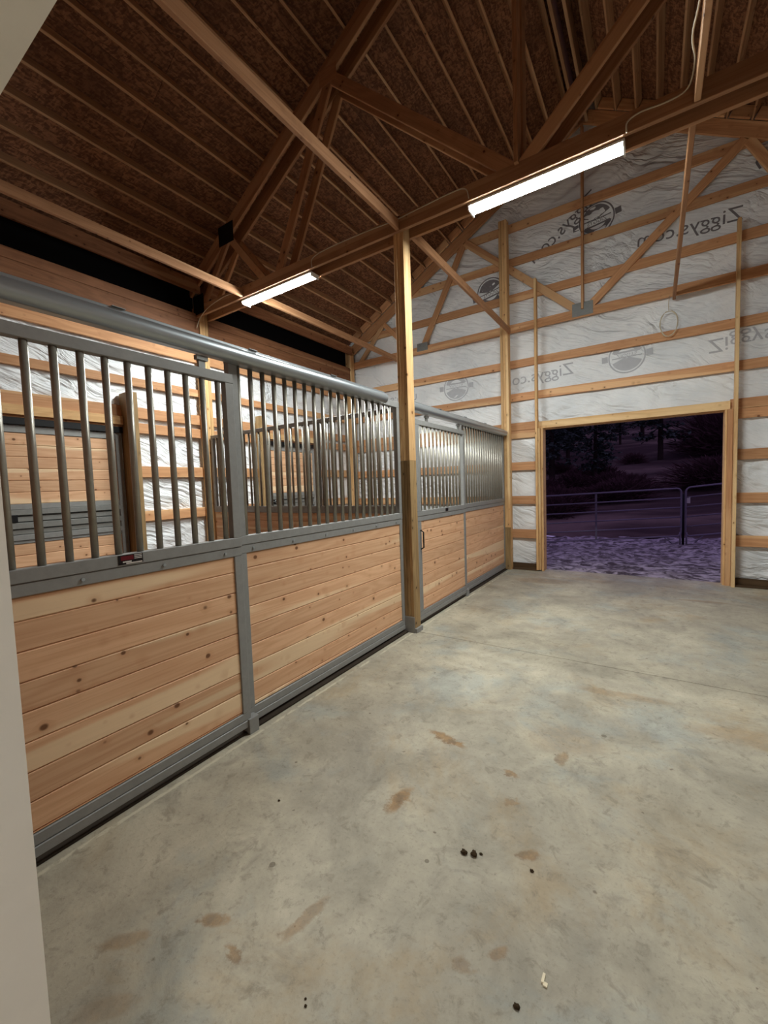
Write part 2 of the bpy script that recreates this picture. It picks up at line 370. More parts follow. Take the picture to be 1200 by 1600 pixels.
# ------------------------------------------------------------------ vapour barrier sheets
def wrinkle(u, v, seed):
    a = math.radians(22); p = u*math.cos(a)+v*math.sin(a); q = -u*math.sin(a)+v*math.cos(a)
    w = noise.noise(Vector((u*0.8, v*0.8, seed+5)))*0.35
    r = 1-abs(noise.noise(Vector((p*1.1, q*9.0+w*5, seed)))*1.6)
    r2 = 1-abs(noise.noise(Vector((p*2.4+3, q*17.0+w*8, seed+9)))*1.6)
    mask = 0.35+0.65*max(0, min(1, 0.5+1.2*noise.noise(Vector((u*0.9, v*0.9, seed+20)))))
    return mask*(0.030*r + 0.010*r2) + 0.010*noise.noise(Vector((u*1.7, v*1.7, seed+2)))
def sheet(name, u0, u1, v0, v1, step, keep, to3d, seed, parent):
    nu, nv = int((u1-u0)/step)+1, int((v1-v0)/step)+1
    idx = {}; vs = []; fs = []
    def vid(i, j):
        if (i, j) not in idx:
            u, v = u0+(u1-u0)*i/nu, v0+(v1-v0)*j/nv
            idx[(i, j)] = len(vs); vs.append(to3d(u, v, wrinkle(u, v, seed)))
        return idx[(i, j)]
    for i in range(nu):
        for j in range(nv):
            if keep(u0+(u1-u0)*(i+0.5)/nu, v0+(v1-v0)*(j+0.5)/nv):
                fs.append((vid(i, j), vid(i+1, j), vid(i+1, j+1), vid(i, j+1)))
    return mesh(name, vs, fs, 'barrier', parent, smooth=True)

OPX0, OPX1, OPZ = -1.575, 0.80, 2.43         # door opening in the end wall
wall_back = empty('wall_back', (RIDGE, YE+0.1, 0), 'timber framed gable end wall lined with white plastic sheeting', kind='structure')
BSEED = 11.0
def back3d(u, v, h): return Vector((u, YE+0.074-h, v))
sheet('vapour_barrier', XL-0.05, XR+0.05, 0.03, 7.3, 0.034,
      lambda u, v: v < deck_z(u)-0.01 and not (OPX0-0.01 < u < OPX1+0.01 and v < OPZ+0.02), back3d, BSEED, wall_back)
wall_left = empty('wall_left', (XL, 3.7, 0), 'timber framed side wall lined with white plastic sheeting behind the stalls', kind='structure')
sheet('vapour_barrier', 0.0, YE+0.06, 0.03, 3.9, 0.034, lambda u, v: not ((1.1 < u < 2.62 or 4.9 < u < 6.1) and v < 2.3),
      lambda u, v, h: Vector((XL-0.074+h, u, v)), 31.0, wall_left)
wall_right = empty('wall_right', (XR, 3.7, 0), 'timber framed side wall lined with white plastic sheeting opposite the stalls', kind='structure')
sheet('vapour_barrier', 0.0, YE+0.06, 0.03, 4.45, 0.10, lambda u, v: True, lambda u, v, h: Vector((XR+0.074-h, u, v)), 47.0, wall_right)
# outer cladding, so that daylight only enters by the openings
boxes('cladding', [((XL-0.12, YE+0.09, 0), (OPX0-0.03, YE+0.11, 4.3)), ((OPX1+0.03, YE+0.09, 0), (XR+0.12, YE+0.11, 4.3)),
                   ((OPX0-0.05, YE+0.09, OPZ+0.05), (OPX1+0.05, YE+0.11, 4.3))], 'plate', wall_back)
mesh('gable_cladding', [(XL-0.2, YE+0.09, 4.3), (XR+0.2, YE+0.09, 4.3), (RIDGE, YE+0.09, 7.45), (XL-0.2, YE+0.11, 4.3), (XR+0.2, YE+0.11, 4.3), (RIDGE, YE+0.11, 7.45)],
     [(0, 1, 2), (5, 4, 3), (0, 3, 4, 1), (1, 4, 5, 2), (2, 5, 3, 0)], 'plate', wall_back)
boxes('cladding', [((XL-0.13, -0.2, 0), (XL-0.11, YE+0.11, 4.7))], 'plate', wall_left)
boxes('cladding', [((XR+0.11, -0.2, 0), (XR+0.13, YE+0.11, 4.7))], 'plate', wall_right)

# girts of the end wall
def girts_back(z0, z1, x0, x1, mat='girt', name='girt'):
    box(name, (x0, YE, z0), (x1, YE+0.038, z1), mat, wall_back)
SL, SRR = -1.66, 0.86
for z0, z1 in ((0.545, 0.70), (1.15, 1.29), (1.74, 1.885), (2.30, 2.432), (2.436, 2.57)):
    girts_back(z0, z1, XL, -2.18); girts_back(z0, z1, -2.176, SL); girts_back(z0, z1, SRR, XR)
girts_back(0.0, 0.10, XL, SL, 'darktreated', 'base_board'); girts_back(0.0, 0.10, SRR, XR, 'darktreated', 'base_board')
box('sill_plate', (-2.10, 7.30, 0.0), (SL, 7.39, 0.02), 'darktreated', wall_back); box('sill_plate', (0.93, 7.30, 0.0), (XR, 7.39, 0.02), 'darktreated', wall_back)
for z0, z1 in ((2.947, 3.077), (3.518, 3.648)):
    girts_back(z0, z1, XL, -2.18); girts_back(z0, z1, -2.176, 0.90); girts_back(z0, z1, 0.903, XR)
for z0, z1 in ((4.63, 4.765), (5.235, 5.365), (5.80, 5.935), (6.38, 6.51)):
    hw = min(4.65, (deck_z(RIDGE)-z1)/SLOPE-0.05)
    girts_back(z0, z1, RIDGE-hw, -2.18); girts_back(z0, z1, -2.176, RIDGE+hw)
# door framing: studs, header, jambs
box('header', (SL+0.002, YE-0.042, 2.43), (SRR-0.004, YE-0.002, 2.548), 'stud', wall_back)
box('header_soffit', (OPX0, YE-0.002, 2.415), (OPX1, YE+0.125, 2.43), 'stud', wall_back)
box('stud', (-1.690, 7.285, 0.02), (-1.652, YE-0.043, 4.87), 'stud', wall_back)
box('stud', (-1.650, 7.30, 0.02), (-1.612, YE-0.043, 2.43), 'stud', wall_back)
box('jamb', (-1.611, 7.33, 0.0), (-1.575, YE+0.125, 2.43), 'stud', wall_back)
box('jamb', (0.80, 7.36, 0.0), (0.825, YE+0.125, 2.43), 'stud', wall_back)
box('stud', (0.826, 7.345, 0.0), (0.884, YE-0.043, 2.43), 'girt', wall_back)
box('stud', (0.888, 7.27, 0.0), (0.926, YE-0.043, 4.87), 'stud', wall_back)

# print on the sheeting, mirrored because it is read through the film from its back
def text_verts(s, size):
    cu = bpy.data.curves.new('t', 'FONT'); cu.body = s; cu.size = size; cu.align_x = 'CENTER'; cu.align_y = 'CENTER'; cu.resolution_u = 3
    o = bpy.data.objects.new('t', cu); COL.objects.link(o)
    dg = bpy.context.evaluated_depsgraph_get(); me = bpy.data.meshes.new_from_object(o.evaluated_get(dg))
    COL.objects.unlink(o); bpy.data.objects.remove(o)
    bm = bmesh.new(); bm.from_mesh(me); bpy.data.meshes.remove(me)
    for _ in range(2):
        es = [e for e in bm.edges if e.calc_length() > 0.035]
        if es: bmesh.ops.subdivide_edges(bm, edges=es, cuts=1)
        bmesh.ops.triangulate(bm, faces=bm.faces)
    bm.verts.index_update()
    vs = [(v.co.x, v.co.y) for v in bm.verts]; fs = [tuple(v.index for v in f.verts) for f in bm.faces]; bm.free()
    return vs, fs
def print_on_back(name, vs, fs, x, z, rot, sx, sy, mat):
    c, s = math.cos(rot), math.sin(rot); P = []
    for a, b in vs:
        a *= sx; b *= sy; u, v = x+a*c-b*s, z+a*s+b*c
        P.append(back3d(u, v, wrinkle(u, v, BSEED)+0.005))
    return mesh(name, P, fs, mat, wall_back)
tv, tf = text_verts('Ziggys.com', 0.27)
for x, z, rot, sx, sy, mat in ((0.36, 5.03, -0.03, -1, 1, 'ink'), (-1.28, 5.60, 0.62, -1, 1.05, 'ink'), (-1.72, 3.33, 0.04, -1, 1, 'ink_pale'),
                               (1.22, 3.36, 0.03, 1, -1, 'ink_pale'), (-4.62, 3.30, 0.0, 1, -1, 'ink_pale'), (1.6, 5.85, 0.5, -1, 1, 'ink')):
    print_on_back('printed_lettering', tv, tf, x, z, rot, sx, sy, mat)
def logo(r):
    vs = []; fs = []
    def ring(r0, r1, a0, a1, n=40):
        for i in range(n):
            b = len(vs); t0, t1 = a0+(a1-a0)*i/n, a0+(a1-a0)*(i+1)/n
            vs.extend([(r0*math.cos(t0), r0*math.sin(t0)), (r1*math.cos(t0), r1*math.sin(t0)), (r1*math.cos(t1), r1*math.sin(t1)), (r0*math.cos(t1), r0*math.sin(t1))]); fs.append((b, b+1, b+2, b+3))
    def rect(x0, y0, x1, y1, n=8):
        for i in range(n):
            b = len(vs); p, q = x0+(x1-x0)*i/n, x0+(x1-x0)*(i+1)/n
            vs.extend([(p, y0), (q, y0), (q, y1), (p, y1)]); fs.append((b, b+1, b+2, b+3))
    P = math.pi
    ring(0.92*r, r, 0, 2*P, 48); ring(0.10*r, 0.84*r, 0.12*P, 0.88*P, 24); ring(0.55*r, 0.84*r, 1.12*P, 1.88*P, 24)
    rect(-1.35*r, -0.20*r, -1.02*r, 0.16*r, 2); rect(1.02*r, -0.20*r, 1.35*r, 0.16*r, 2)
    rect(-0.70*r, -0.34*r, 0.70*r, -0.24*r); rect(-0.8*r, 0.0, 0.8*r, 0.06*r)
    lv, lf = text_verts('ZIGGYS', 0.30*r/0.2*0.2)
    b = len(vs); vs.extend([(p*1.05, q-0.10*r) for p, q in lv]); fs.extend([tuple(i+b for i in f) for f in lf])
    return vs, fs
lv_, lf_ = logo(0.25)
for x, z, rot, sx, sy, mat in ((-0.78, 5.56, 0.12, -1, 1, 'ink'), (-2.47, 4.93, 0.2, -1, 1, 'ink'), (-3.17, 3.37, 0.0, 1, -1, 'ink_pale'), (-0.37, 3.40, 0.03, 1, -1, 'ink_pale')):
    print_on_back('printed_logo', lv_, lf_, x, z, rot, sx, sy, mat)

# side wall girts
for par, x0, x1 in ((wall_left, XL-0.038, XL), (wall_right, XR, XR+0.038)):
    for z0, z1 in ((0.60, 0.735), (1.19, 1.325), (1.77, 1.915), (2.345, 2.475), (2.536, 2.675), (2.945, 3.05), (3.44, 3.57)):
        spans = ((0.30, 3.76), (3.765, YE))
        if par is wall_left and z1 < 2.3: spans = ((0.30, 1.05), (2.66, 3.76), (3.765, 4.76), (6.20, YE))
        for y0, y1 in spans: box('girt', (x0, y0, z0), (x1, y1, z1), 'girt', par)
    s = 1 if par is wall_left else -1
    for y0, y1 in ((0.3, 3.695), (3.845, YE-0.18)):
        for n_, z0, z1, xa, xb in (('beam_board', 3.985, 4.10, 0.08, 0.118), ('beam_board', 3.775, 3.982, 0.08, 0.118), ('ledger_board', 3.62, 3.773, 0.03, 0.068), ('eave_board', 4.36, 4.53, 0.16, 0.198)):
            a, b = (XL+xa, XL+xb) if s > 0 else (XR-xb, XR-xa)
            box(n_, (a, y0, z0), (b, y1, z1), 'stud' if n_ == 'ledger_board' else 'beam', par)
        a, b = (XL-0.02, XL) if s > 0 else (XR, XR+0.02)
        box('black_screen', (a, y0, 4.0), (b, y1, 4.62), 'black', par)

# side wall stable doors: horizontal boards in a steel frame, upper and lower leaf
def side_door(name, y0, y1, label):
    d = empty(name, (XL, (y0+y1)/2, 0), label, kind='structure'); X = XL-0.035
    box('door_header', (XL-0.03, y0-0.1, 2.425), (XL+0.05, y1+0.06, 2.53), 'stud', d)
    box('door_track', (XL-0.02, y0-0.1, 2.325), (XL+0.02, y1+0.06, 2.40), 'darkmetal', d)
    box('top_rail', (X-0.02, y0, 2.245), (X+0.02, y1, 2.315), 'frame', d)
    z = 2.243
    for k in range(6): box('plank', (X-0.015, y0+0.02, z-0.125), (X+0.012, y1-0.02, z-0.001), 'plank', d, 0.006); z -= 0.126
    for z0, z1, dx, mt in ((1.43, 1.487, 0.02, 'frame'), (1.37, 1.428, 0.03, 'plate'), (1.30, 1.355, 0.01, 'plate'), (1.225, 1.29, 0.03, 'plate'), (1.165, 1.215, 0.012, 'plate'), (1.10, 1.16, 0.03, 'frame'), (1.065, 1.098, 0.018, 'frame')):
        box('meeting_rail', (X-0.02, y0, z0), (X+dx, y1, z1), mt, d)
    z = 1.063
    for k in range(8): box('plank', (X-0.015, y0+0.02, max(0.04, z-0.125)), (X+0.012, y1-0.02, z-0.001), 'plank', d, 0.006); z -= 0.126
    for ya, yb in ((y0-0.05, y0+0.02), (y1-0.02, y1+0.05)):
        box('stile', (X-0.02, ya, 0.03), (X+0.028, yb, 2.30), 'frame', d)
    l = box('latch_plate', (X+0.03, y0+0.05, 1.30), (X+0.042, y0+0.20, 1.375), 'darkmetal', d)
    tube('latch_ring', [(X+0.046, y0+0.10+0.022*math.cos(a*0.5236), 1.337+0.022*math.sin(a*0.5236)) for a in range(12)], 0.006, 'plate', l, 6, True)
    boxes('bolt_bar', [((X+0.03, y0-0.12, 1.335), (X+0.045, y0+0.06, 1.35)), ((X+0.03, y0-0.12, 1.19), (X+0.045, y0+0.04, 1.205))], 'plate', d)
    return d
side_door('door_1', 1.32, 2.55, 'closed wooden stable door in the side wall of the nearer stall')
side_door('door_2', 4.98, 6.10, 'closed wooden stable door in the side wall of the farther stall')

# ------------------------------------------------------------------ white doorway the photograph is taken from
wf = empty('wall_front', (RIDGE, YW, 0), 'white painted wall with the doorway the view is taken from', kind='structure')
DJ, DH, DR = -0.955, 2.137, 1.47
boxes('wall_face', [((XL-0.1, -0.36, 0), (DJ, YW, 4.3)), ((DR, -0.36, 0), (XR+0.1, YW, 4.3)), ((DJ, -0.36, DH), (DR, YW, 4.3))], 'drywall', wf)
mesh('gable', [(XL-0.2, 0.0, 4.3), (XR+0.2, 0.0, 4.3), (RIDGE, 0.0, 7.45), (XL-0.2, YW, 4.3), (XR+0.2, YW, 4.3), (RIDGE, YW, 7.45)],
     [(2, 1, 0), (3, 4, 5), (1, 4, 3, 0), (2, 5, 4, 1), (0, 3, 5, 2)], 'drywall', wf)
boxes('bounce_cut_lining', [((XL-0.05, YW+0.001, 0), (DJ-0.06, YW+0.012, 4.3)), ((DR+0.06, YW+0.001, 0), (XR+0.05, YW+0.012, 4.3)), ((DJ-0.06, YW+0.001, DH+0.06), (DR+0.06, YW+0.012, 4.3))], 'osb', wf)  # unseen brown facing, added to cut white bounce onto the post
mesh('gable_bounce_cut', [(XL-0.1, YW+0.001, 4.3), (XR+0.1, YW+0.001, 4.3), (RIDGE, YW+0.001, 7.3), (XL-0.1, YW+0.012, 4.3), (XR+0.1, YW+0.012, 4.3), (RIDGE, YW+0.012, 7.3)],
     [(2, 1, 0), (3, 4, 5), (1, 4, 3, 0), (2, 5, 4, 1), (0, 3, 5, 2)], 'osb', wf)  # same added facing on the gable, out of view, against bounce light
wp = empty('wall_passage', (0.2, -1.6, 0), 'white painted passage behind the doorway', kind='structure')
boxes('passage_lining', [((DJ-0.6, -3.0, 0), (DJ-0.5, -0.362, 2.6)), ((DR+0.5, -3.0, 0), (DR+0.6, -0.362, 2.6)), ((DJ-0.6, -3.1, 0), (DR+0.6, -3.0, 2.6)), ((DJ-0.6, -3.1, 2.6), (DR+0.6, -0.362, 2.7))], 'drywall', wp)

# ------------------------------------------------------------------ roof: sheathing, purlins
ceiling = empty('ceiling', (RIDGE, 3.8, 4.2), 'steep roof of brown strand board on closely spaced purlins', kind='structure')
cs = 1/math.sqrt(1+SLOPE*SLOPE); sn = SLOPE*cs
for side in (-1, 1):
    d = Vector((side*cs, 0, -sn)); nrm = Vector((side*sn, 0, cs)); top = Vector((RIDGE, 0, deck_z(RIDGE)))
    for r in range(5):
        a0, a1 = 0.02+r*1.222, min(5.75, 0.02+r*1.222+1.219)
        for k in range(3):
            y0, y1 = 0.0+k*2.51, 0.0+k*2.51+2.506
            c = top + d*((a0+a1)/2) + nrm*0.006
            p0 = Vector((c.x, y0, c.z)); p1 = Vector((c.x, y1, c.z))
            beam('strand_board', p0, p1, a1-a0, 0.011, 'osb', ceiling, nrm, 0)
    e = top + d*5.9 + nrm*0.03; t = top + nrm*0.03
    mesh('roof_light_block', [(t.x, -0.1, t.z+0.02), (t.x, 7.7, t.z+0.02), (e.x, 7.7, e.z+0.02), (e.x, -0.1, e.z+0.02), (t.x, -0.1, t.z+0.04), (t.x, 7.7, t.z+0.04), (e.x, 7.7, e.z+0.04), (e.x, -0.1, e.z+0.04)],
         [(0, 1, 2, 3), (7, 6, 5, 4), (0, 4, 5, 1), (1, 5, 6, 2), (2, 6, 7, 3), (3, 7, 4, 0)], 'darkmetal', ceiling)  # unseen cover added above the deck to stop sky light leaking through seams
    k = 0
    while True:
        off = 0.21 + 0.256*k; k += 1
        if off > 4.45: break
        x = RIDGE + side*off; z = purlin_z(x)+0.078
        beam('purlin', (x, 0.26, z), (x, 3.768, z), 0.026, 0.138, 'purlin', ceiling, nrm)
        x2 = x + 0.02
        beam('purlin', (x2, 3.772, purlin_z(x2)+0.078), (x2, 7.378, purlin_z(x2)+0.078), 0.026, 0.138, 'purlin', ceiling, nrm)
        xm = x2 + side*0.128
        beam('blocking', (xm-side*0.105, 7.352, purlin_z(xm-side*0.105)+0.075), (xm+side*0.105, 7.352, purlin_z(xm+side*0.105)+0.075), 0.038, 0.136, 'girt', ceiling, nrm)
for x in (RIDGE-0.07, RIDGE+0.07):
    box('ridge_board', (x-0.019, 0.26, 6.98), (x+0.019, 7.36, 7.30), 'purlin', ceiling)

# ------------------------------------------------------------------ trusses
def truss(root, ys, mat, zb=4.045, zt=4.185, tail=True):
    R = RIDGE
    for y0, y1 in ys:
        ym = (y0+y1)/2; w = y1-y0
        def m(n, a, b, h): return beam(n, (a[0], ym, a[1]), (b[0], ym, b[1]), w-(0.0 if n == 'top_chord' else 0.003), h, mat, root)
        box('bottom_chord', (XL+0.03, y0, zb), (XR-0.03, y1, zt), mat, root)
        for s in (-1, 1):
            X = lambda x: x if s < 0 else 2*R-x
            h = 0.186; off = h/2/cs
            m('top_chord', (X(-5.66), chord_z(-5.66)+off), (X(R-0.005), chord_z(R)+off), h)
            m('web', (X(-2.93), chord_z(-2.93)-0.01), (X(-3.83), zt-0.06), 0.115)
            m('web', (X(-2.90), chord_z(-2.90)-0.01), (X(-0.99), zt-0.06), 0.115)
            m('web', (X(-4.73), chord_z(-4.73)), (X(-5.35), zt-0.05), 0.089)
            m('web', (X(-4.70), chord_z(-4.70)), (X(-4.05), zt-0.05), 0.089)
        m('king_post', (R, zt-0.02), (R, chord_z(R)-0.02), 0.115)
yA, yB = 3.66, 3.876
tr = empty('roof_truss', (RIDGE, 3.77, 4.045), 'doubled timber roof truss resting on the freestanding post, carrying both strip lights', 'roof truss')
truss(tr, ((yA, yA+0.038), (yB-0.038, yB)), 'truss', 4.045, 4.185)
for s in (-1, 1):
    X = lambda x: x if s < 0 else 2*RIDGE-x
    xa = X(-4.74)
    boxes('gusset_plate', [((min(xa-0.15, xa+0.15), yA-0.004, 4.80), (xa+0.15, yA-0.001, 5.05))], 'darkmetal', tr)
    xa = X(-5.42); boxes('gusset_plate', [((xa-0.12, yA-0.004, 4.07), (xa+0.12, yA-0.001, 4.33))], 'darkmetal', tr)
    xa = X(-2.93); boxes('gusset_plate', [((xa-0.12, yA-0.003, 5.83), (xa+0.12, yA-0.001, 6.0))], 'truss', tr)
gt = empty('gable_truss', (RIDGE, 7.40, 4.11), 'single timber gable truss standing against the white end wall', 'roof truss')
truss(gt, ((7.381, 7.418),), 'girt', 4.11, 4.245)
boxes('gusset_plate', [((-1.12, 7.376, 4.13), (-0.82, 7.380, 4.33))], 'plate', gt)
boxes('gusset_plate', [((-3.93, 7.376, 4.16), (-3.70, 7.380, 4.31))], 'plate', gt)
boxes('gusset_plate', [((-2.36+0.04, 7.376, 5.0), (-2.30, 7.380, 5.02))], 'plate', gt)

# longitudinal brace boards between the trusses
for x, y0, y1, lab in ((-2.13, 0.26, 3.655, 'long brace board running from the doorway to the top of the freestanding post'),
                       (-2.08, 3.88, 7.235, 'long brace board running from the freestanding post to the end wall post'),
                       (-4.48, 0.26, 3.655, 'long brace board above the nearer stall, ending at the smaller strip light'),
                       (-4.385, 3.88, 7.378, 'long brace board above the farther stall, beyond the smaller strip light'),
                       (0.225, 0.26, 3.655, 'long brace board with a white cable along it, right of the larger strip light'),
                       (0.215, 3.88, 7.378, 'long brace board ending above the hanging wire coil at the end wall')):
    b = beam('brace_board', (x, y0, 4.098), (x, y1, 4.098), 0.038, 0.095, 'truss'); tag(b, lab, 'brace board', 'long brace boards between the trusses')

# ------------------------------------------------------------------ posts
def laminated(root, x0, x1, y0, y1, z0, z1, mat, name='lamination', ax=0):
    n = 3
    for k in range(n):
        dz = (0.0, 0.004, -0.003)[k]
        if ax == 0:
            w = (x1-x0)/n; box(name, (x0+k*w+0.0007, y0+abs(dz), z0), (x0+(k+1)*w-0.0007, y1, z1), mat, root)
        else:
            w = (y1-y0)/n; box(name, (x0, y0+k*w+0.0007, z0), (x1-abs(dz), y0+(k+1)*w-0.0007, z1), mat, root)
post = empty('timber_post', (-2.15, 3.77, 0), 'freestanding laminated timber post between the two stall fronts', 'timber post')
laminated(post, -2.208, -2.094, 3.70, 3.838, 0.0, 1.80, 'treated', 'lower_lamination')
laminated(post, -2.208, -2.094, 3.70, 3.838, 1.802, 4.20, 'stud', 'upper_lamination')
boxes('base_bracket', [((-2.21, 3.692, 0.0), (-2.088, 3.698, 0.17)), ((-2.092, 3.70, 0.0), (-2.066, 3.835, 0.045))], 'frame', post)
p = empty('timber_post', (-5.57, 3.77, 0), 'laminated timber post at the side wall carrying the doubled roof truss', 'timber post')
laminated(p, XL+0.002, -5.49, 3.70, 3.838, 0.0, 4.30, 'stud', ax=1)
p = empty('timber_post', (-5.55, 7.3, 0), 'laminated timber corner post where side wall meets end wall', 'timber post')
laminated(p, XL+0.002, -5.49, 7.24, 7.378, 0.0, 4.45, 'stud')
p = empty('timber_post', (-2.18, 7.31, 0), 'tall laminated post on the end wall beside the farther stall front', 'timber post')
laminated(p, -2.245, -2.11, 7.24, 7.376, 0.0, 5.94, 'stud')
box('treated_base', (-2.252, 7.232, 0.0), (-2.104, 7.238, 0.75), 'treated', p)
p = box('jamb_post', (-5.655, 2.62, 0.0), (-5.40, 2.715, 2.815), 'treated'); tag(p, 'green-brown treated post beside the nearer side wall door', 'timber post')
p = box('jamb_post', (-5.60, 4.70, 0.0), (-5.47, 4.80, 2.78), 'treated'); tag(p, 'green-brown treated post beside the farther side wall door', 'timber post')

# ------------------------------------------------------------------ stall fronts
def planks(root, x0, x1, y0, y1, z0, z1, axis, first=0.10, h=0.1275):
    z = z1; k = 0
    while z > z0+0.004:
        b = max(z0, z-(first if k == 0 else h)); k += 1
        L = (y1-y0) if axis == 1 else (x1-x0); L = round(L, 4); hh = round(z-b, 4); t = (x1-x0) if axis == 1 else (y1-y0)
        g = 0.007; a, c = t/2, hh/2
        prof = [(-a, -c+0.0004), (a-g, -c+0.0004), (a, -c+g), (a, c-g*0.6), (a-g*0.6, c-0.0004), (-a, c-0.0004)]
        if axis == 1:
            p0, p1 = ((x0+x1)/2, y1, (z+b)/2), ((x0+x1)/2, y0, (z+b)/2)      # +x is the face side
        else:
            p0, p1 = (x0, (y0+y1)/2, (z+b)/2), (x1, (y0+y1)/2, (z+b)/2)
            prof = [(-p, q) for p, q in prof]
        mw, _ = frame_matrix(p0, p1)
        me = prism_mesh(L, prof, 'plank', ('pl', L, hh, round(t, 4), axis))
        link(bpy.data.objects.new('plank', me), root, mw); z = b
def stall_unit(name, label, group, x, y0, y1, ztop, zbot, bars, stl, str_, hbar=1.262, bolts=True, top_h=0.055, lower_stiles=True):
    """x is the front face, 45 mm deep; posts of the frame, grille bars and boards"""
    r = empty(name, (x-0.02, (y0+y1)/2, zbot), label, 'stall door' if 'gate' in name else 'stall panel', group)
    xb = x-0.045
    box('top_rail', (xb, y0, ztop-top_h), (x, y1, ztop), 'frame', r, 0.003)
    box('mid_rail', (xb, y0, 1.204), (x, y1, hbar), 'frame', r, 0.003)
    box('mid_channel', (xb, y0+0.002, 1.148), (x-0.004, y1-0.002, 1.202), 'frame', r, 0.003)
    box('lower_channel', (xb, y0+0.002, zbot+0.048), (x-0.004, y1-0.002, zbot+0.098), 'frame', r, 0.003)
    box('lower_rail', (xb, y0, zbot), (x, y1, zbot+0.046), 'frame', r, 0.003)
    for ya, yb in ((y0, y0+stl), (y1-str_, y1)):
        box('stile', (xb, ya, hbar+0.001), (x, yb, ztop-top_h-0.001), 'frame', r, 0.003)
        box('stile', (xb, ya, zbot+0.099), (x-0.003, yb, 1.147), 'frame', r, 0.003)
    planks(r, xb+0.006, x-0.012, y0+stl+0.001, y1-str_-0.001, zbot+0.099, 1.147, 1)
    for y in bars:
        if y0+stl+0.005 < y < y1-str_-0.005:
            rod('bar', (x-0.023, y, hbar-0.002), (x-0.023, y, ztop-top_h+0.002), 0.0158, 'bar', r)
    if bolts:
        n = max(3, int((y1-y0)/0.33))
        for k in range(n):
            y = y0+0.12+(y1-y0-0.24)*k/(n-1)
            rod('bolt', (x-0.004, y, 1.175), (x+0.003, y, 1.175), 0.008, 'track', r, 8)
    return r
DX = -2.152                                                     # door faces run in front of the fixed panels
G1 = 'sliding stall doors'; G2 = 'fixed stall front panels'
bars1 = [0.554+0.1005*k for k in range(-3, 12)]
dn = stall_unit('stall_gate', 'sliding stall door nearest the doorway, with maker sticker on its rail', G1, DX, 0.30, 1.652, 2.256, 0.048, bars1, 0.05, 0.056)
s_ = boxes('sticker', [((DX+0.0005, 0.94, 1.212), (DX+0.002, 1.055, 1.258))], 'label_black', dn)
boxes('sticker_mark', [((DX+0.002, 0.952, 1.232), (DX+0.0024, 1.01, 1.253))], 'red', s_)
for k in range(3): boxes('sticker_line', [((DX+0.002, 1.014, 1.234+0.008*k), (DX+0.0024, 1.05, 1.238+0.008*k))], 'label_white', s_)
boxes('sticker_line', [((DX+0.002, 0.96, 1.221), (DX+0.0024, 1.0, 1.227))], 'label_white', s_)
boxes('sticker_line', [((DX+0.002, 0.975, 1.213), (DX+0.0024, 1.05, 1.219))], 'label_white', s_)
fd = stall_unit('stall_gate', 'farther sliding stall door, right behind the freestanding post', G1, DX, 3.85, 5.315, 2.256, 0.048, [4.06+0.1005*k for k in range(14)], 0.18, 0.056, bolts=False)
boxes('sticker', [((DX+0.0005, 4.66, 1.215), (DX+0.002, 4.74, 1.25))], 'label_black', fd)
tube('handle', [(DX, 4.0, 1.05), (DX+0.035, 4.0, 1.03), (DX+0.035, 4.0, 0.86), (DX, 4.0, 0.84)], 0.008, 'darkmetal', fd, 8)
pn = stall_unit('stall_barrier', 'fixed stall front panel between nearest door and freestanding post', G2, XS, 1.66, 3.698, 2.40, 0.03, [1.742+0.1003*k for k in range(20)], 0.066, 0.05, top_h=0.06)
box('floor_guide', (XS+0.001, 1.625, 0.0), (XS+0.06, 1.70, 0.098), 'frame', pn)
fp = stall_unit('stall_barrier', 'fixed stall front panel against the end wall', G2, XS, 5.34, 7.235, 2.40, 0.03, [5.43+0.1003*k for k in range(19)], 0.06, 0.05, bolts=False, top_h=0.06)
box('floor_guide', (XS+0.001, 5.28, 0.0), (XS+0.06, 5.35, 0.09), 'frame', fp)
# door hangers
for root, ys in ((dn, (0.55, 1.46)), (fd, (4.25, 5.15))):
    for y in ys: boxes('hanger', [((DX-0.03, y-0.02, 2.2565), (DX-0.012, y+0.02, 2.322)), ((DX-0.035, y-0.035, 2.30), (DX-0.005, y+0.035, 2.325))], 'plate', root)
# tracks: round-front rail with a flat mounting flange
def track(label, y0, y1):
    r = empty('door_track', (DX, (y0+y1)/2, 2.33), label, 'door track', 'galvanised door tracks')
    cx, cz, R_ = -2.157, 2.380, 0.046
    prof = [(cx+R_*math.cos(a), cz+R_*1.0*math.sin(a)) for a in [math.radians(d) for d in range(-85, 90, 5)]] + [(cx-0.035, cz+R_), (cx-0.035, cz-R_)]
    vs = [(x, y0, z) for x, z in prof] + [(x, y1, z) for x, z in prof]; n = len(prof)
    fs = [tuple(range(n)), tuple(range(n, 2*n))[::-1]] + [(i, n+i, n+(i+1) % n, (i+1) % n) for i in range(n)]
    o = mesh('rail', vs, fs, 'track', r); 
    box('flange', (-2.197, y0, 2.427), (-2.165, y1+0.02, 2.446), 'track', r, 0.002)
    k = 0; y = y0+0.75
    while y < y1-0.2:
        boxes('bracket', [((-2.195, y-0.03, 2.4465), (-2.155, y+0.03, 2.450)), ((-2.18, y-0.022, 2.45), (-2.172, y-0.014, 2.458)), ((-2.18, y+0.014, 2.45), (-2.172, y+0.022, 2.458))], 'plate', r); y += 0.8
    return r
track('galvanised rail carrying the nearest stall door', 0.28, 3.36)
track('galvanised rail carrying the farther stall door', 3.86, 7.15)
